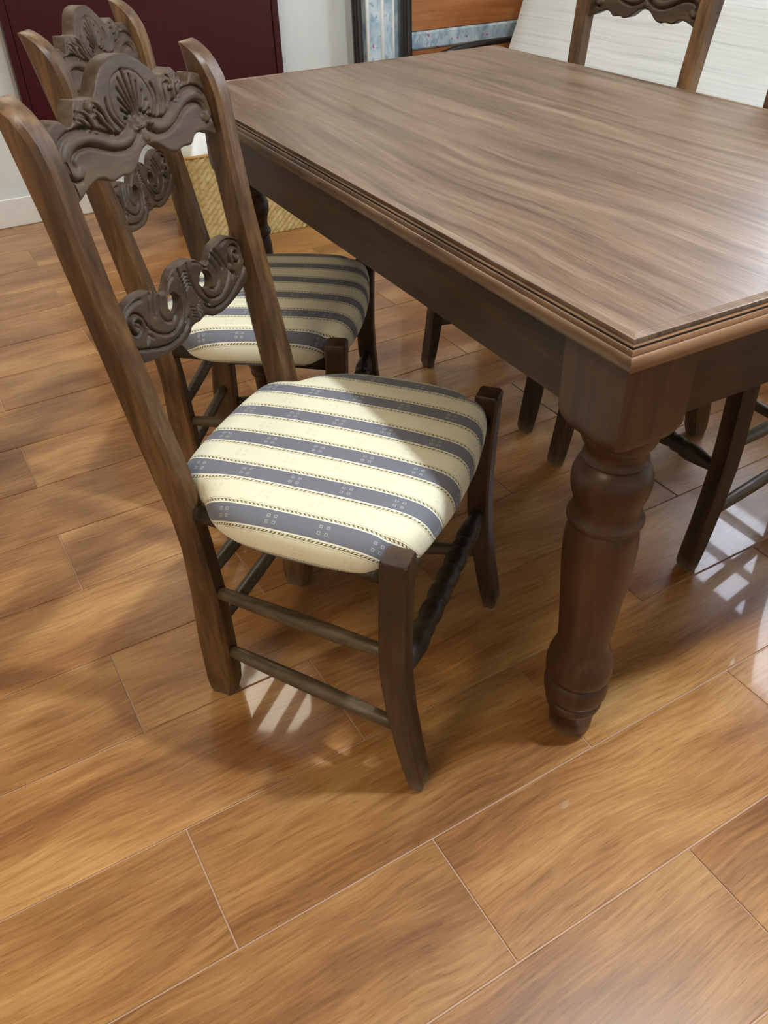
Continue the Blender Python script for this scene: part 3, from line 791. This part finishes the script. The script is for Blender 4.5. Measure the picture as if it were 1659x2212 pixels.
cpart(sofa, sb, 'backrest_cover', rings(L), M_COVER, smooth=True, autosharp=60)
L = []
for b in bs:
    e = .012 if (b < -.59 or b > 2.985) else 0
    jig = 0.005 * math.sin(b * 11)
    L.append([(1.36 + e + jig, b, .08), (1.345 + e + jig, b, .30), (1.355 + e, b, .38), (1.39 + e, b, .415), (1.50, b, .43 - e), (1.75, b, .43 - e), (1.953, b, .42 - e), (1.953, b, .06), (1.6, b, .06)])
cpart(sofa, sb, 'seat_cover', rings(L), M_COVER, smooth=True, autosharp=60)
for a in (1.42, 2.30):
    for b in (-.52, 2.88):
        cpart(sofa, sb, 'leg', box(a, a + .05, b, b + .05, 0, .07, .002), M_BLACK)

# ------------------------------------------------------------------ straw basket with white cloths
kb = (0.62, 2.83, 0.0)
bas = empty('straw_basket', W(*kb), PHI)
tag(bas, 'large rectangular woven straw basket on the floor under the far end of the table', 'basket')
def rrect(hx, hy, r, n=6):
    out = []
    for cx, cy, a0 in ((hx - r, hy - r, 0), (-hx + r, hy - r, 90), (-hx + r, -hy + r, 180), (hx - r, -hy + r, 270)):
        for k in range(n + 1):
            a = math.radians(a0 + 90 * k / n); out.append((cx + r * math.cos(a), cy + r * math.sin(a)))
    return out
def basket_mesh():
    H = .345; nz = 62
    base = rrect(.325, .185, .05, 5)
    # resample perimeter finely for the weave
    pts = []; per = []
    P = base + [base[0]]; lens = [math.hypot(P[i + 1][0] - P[i][0], P[i + 1][1] - P[i][1]) for i in range(len(base))]
    tot = sum(lens); n = 420
    for k in range(n):
        d = tot * k / n; i = 0
        while d > lens[i]: d -= lens[i]; i += 1
        t = d / lens[i]; x = P[i][0] * (1 - t) + P[i + 1][0] * t; y = P[i][1] * (1 - t) + P[i + 1][1] * t
        nx, ny = (P[i + 1][1] - P[i][1]) / lens[i], -(P[i + 1][0] - P[i][0]) / lens[i]
        pts.append((x, y, nx, ny, tot * k / n))
    V = []; F = []
    for j in range(nz + 1):
        z = H * j / nz; fl = 1 + .12 * j / nz
        for (x, y, nx, ny, s) in pts:
            q = math.sin(math.pi * (s - z) / .026); r2 = math.sin(math.pi * (s + z) / .010)
            d = .0070 * abs(q) + .0012 * r2
            V.append((kb[0] + x * fl + nx * d, kb[1] + y * fl + ny * d, z))
    for j in range(nz):
        for i in range(n):
            a = j * n + i; b = j * n + (i + 1) % n; F.append((a, b, b + n, a + n))
    F.append(tuple(range(n)))
    # inner wall
    o = len(V)
    for j, z in enumerate((H, .02)):
        fl = (1.12 if j == 0 else 1.0)
        for (x, y, nx, ny, s) in pts: V.append((kb[0] + (x - nx * .012) * fl, kb[1] + (y - ny * .012) * fl, z))
    for i in range(n):
        a = o + i; b = o + (i + 1) % n; F.append((a, b, b + n, a + n)); c = nz * n + i; d = nz * n + (i + 1) % n; F.append((c, d, b, a))
    F.append(tuple(range(o + n, o + 2 * n)))
    return V, F
cpart(bas, kb, 'basket_body', basket_mesh(), M_STRAW, smooth=True)
rp = [(kb[0] + x * 1.125, kb[1] + y * 1.125, .347) for x, y in rrect(.325, .185, .05, 5)]
cpart(bas, kb, 'rim', tube(rp + rp[:1], .007, 8), M_BAND, smooth=True)
for sx in (-1, 1):
    x = kb[0] + sx * .318; y = kb[1] - .176
    cpart(bas, kb, 'corner_binding', tube([(x, y, .0), (x + sx * .017, y - .010, .17), (x + sx * .035, y - .020, .345)], .006, 8), M_BAND, smooth=True)
# folded cloth lying in the basket
def cloth(a0, a1, b0, b1, z0, z1, seed):
    random.seed(seed); na, nb = 40, 20; V = []; F = []
    ph = [random.uniform(0, 6) for _ in range(6)]
    for j in range(nb + 1):
        for i in range(na + 1):
            u, w = i / na, j / nb
            e = min(u, 1 - u, w, 1 - w) * 2
            z = z0 + (z1 - z0) * (1 - (1 - min(1, e * 2.2)) ** 2.4) + .007 * math.sin(u * 26 + ph[0] + w * 3) * min(1, e * 5 + .2) + .004 * math.sin(u * 55 + ph[1]) + .006 * math.sin(w * 15 + ph[2])
            V.append((a0 + (a1 - a0) * u + .006 * math.sin(w * 12 + ph[3]), b0 + (b1 - b0) * w + .008 * math.sin(u * 24 + ph[4]), z))
    nn = len(V)
    V += [(x, y, z0 - .02) for x, y, z in V]
    for j in range(nb):
        for i in range(na):
            a = j * (na + 1) + i; q = (a, a + 1, a + na + 2, a + na + 1); F.append(q); F.append(tuple(k + nn for k in reversed(q)))
    bd = [i for i in range(na + 1)] + [j * (na + 1) + na for j in range(1, nb + 1)] + [nb * (na + 1) + i for i in range(na - 1, -1, -1)] + [j * (na + 1) for j in range(nb - 1, 0, -1)]
    for k in range(len(bd)):
        a, b = bd[k], bd[(k + 1) % len(bd)]; F.append((a, a + nn, b + nn, b))
    return V, F
v, f = cloth(kb[0] - .325, kb[0] + .10, kb[1] - .175, kb[1] + .17, .33, .42, 5)
v = [(p[0] - kb[0], p[1] - kb[1], p[2] - .31) for p in v]
cl = mk('folded_cloth', v, f, M_CLOTH, loc=W(kb[0], kb[1], .31), rotz=PHI, smooth=True)
tag(cl, 'rumpled white cloth heaped in the top of the straw basket', 'cloth')

# ------------------------------------------------------------------ ceiling lamps (outside the frame, they light the room)
def ceiling_lamp(P, r, label):
    root = empty('ceiling_lamp', (P.x, P.y, CEIL), 0)
    tag(root, label, 'lamp')
    v, f = lathe([(0, r + .02), (.6, r + .02), (1, r + .008)], (0, 0, 0), (0, 0, -.075), 40); mk('housing', v, f, M_LAMPBODY, parent=root, smooth=True, autosharp=30)
ceiling_lamp(KEY, .08, 'small round white ceiling lamp above the near corner of the table')
ceiling_lamp(LAMP_B, .17, 'round white ceiling lamp above the right side of the table')
ceiling_lamp(LAMP_C, .39, 'round white ceiling lamp near the back wall')
ceiling_lamp(FILL_LAMP, .27, 'added wide round fill lamp, out of view, over the front of the room')
print('tiles', ntile)
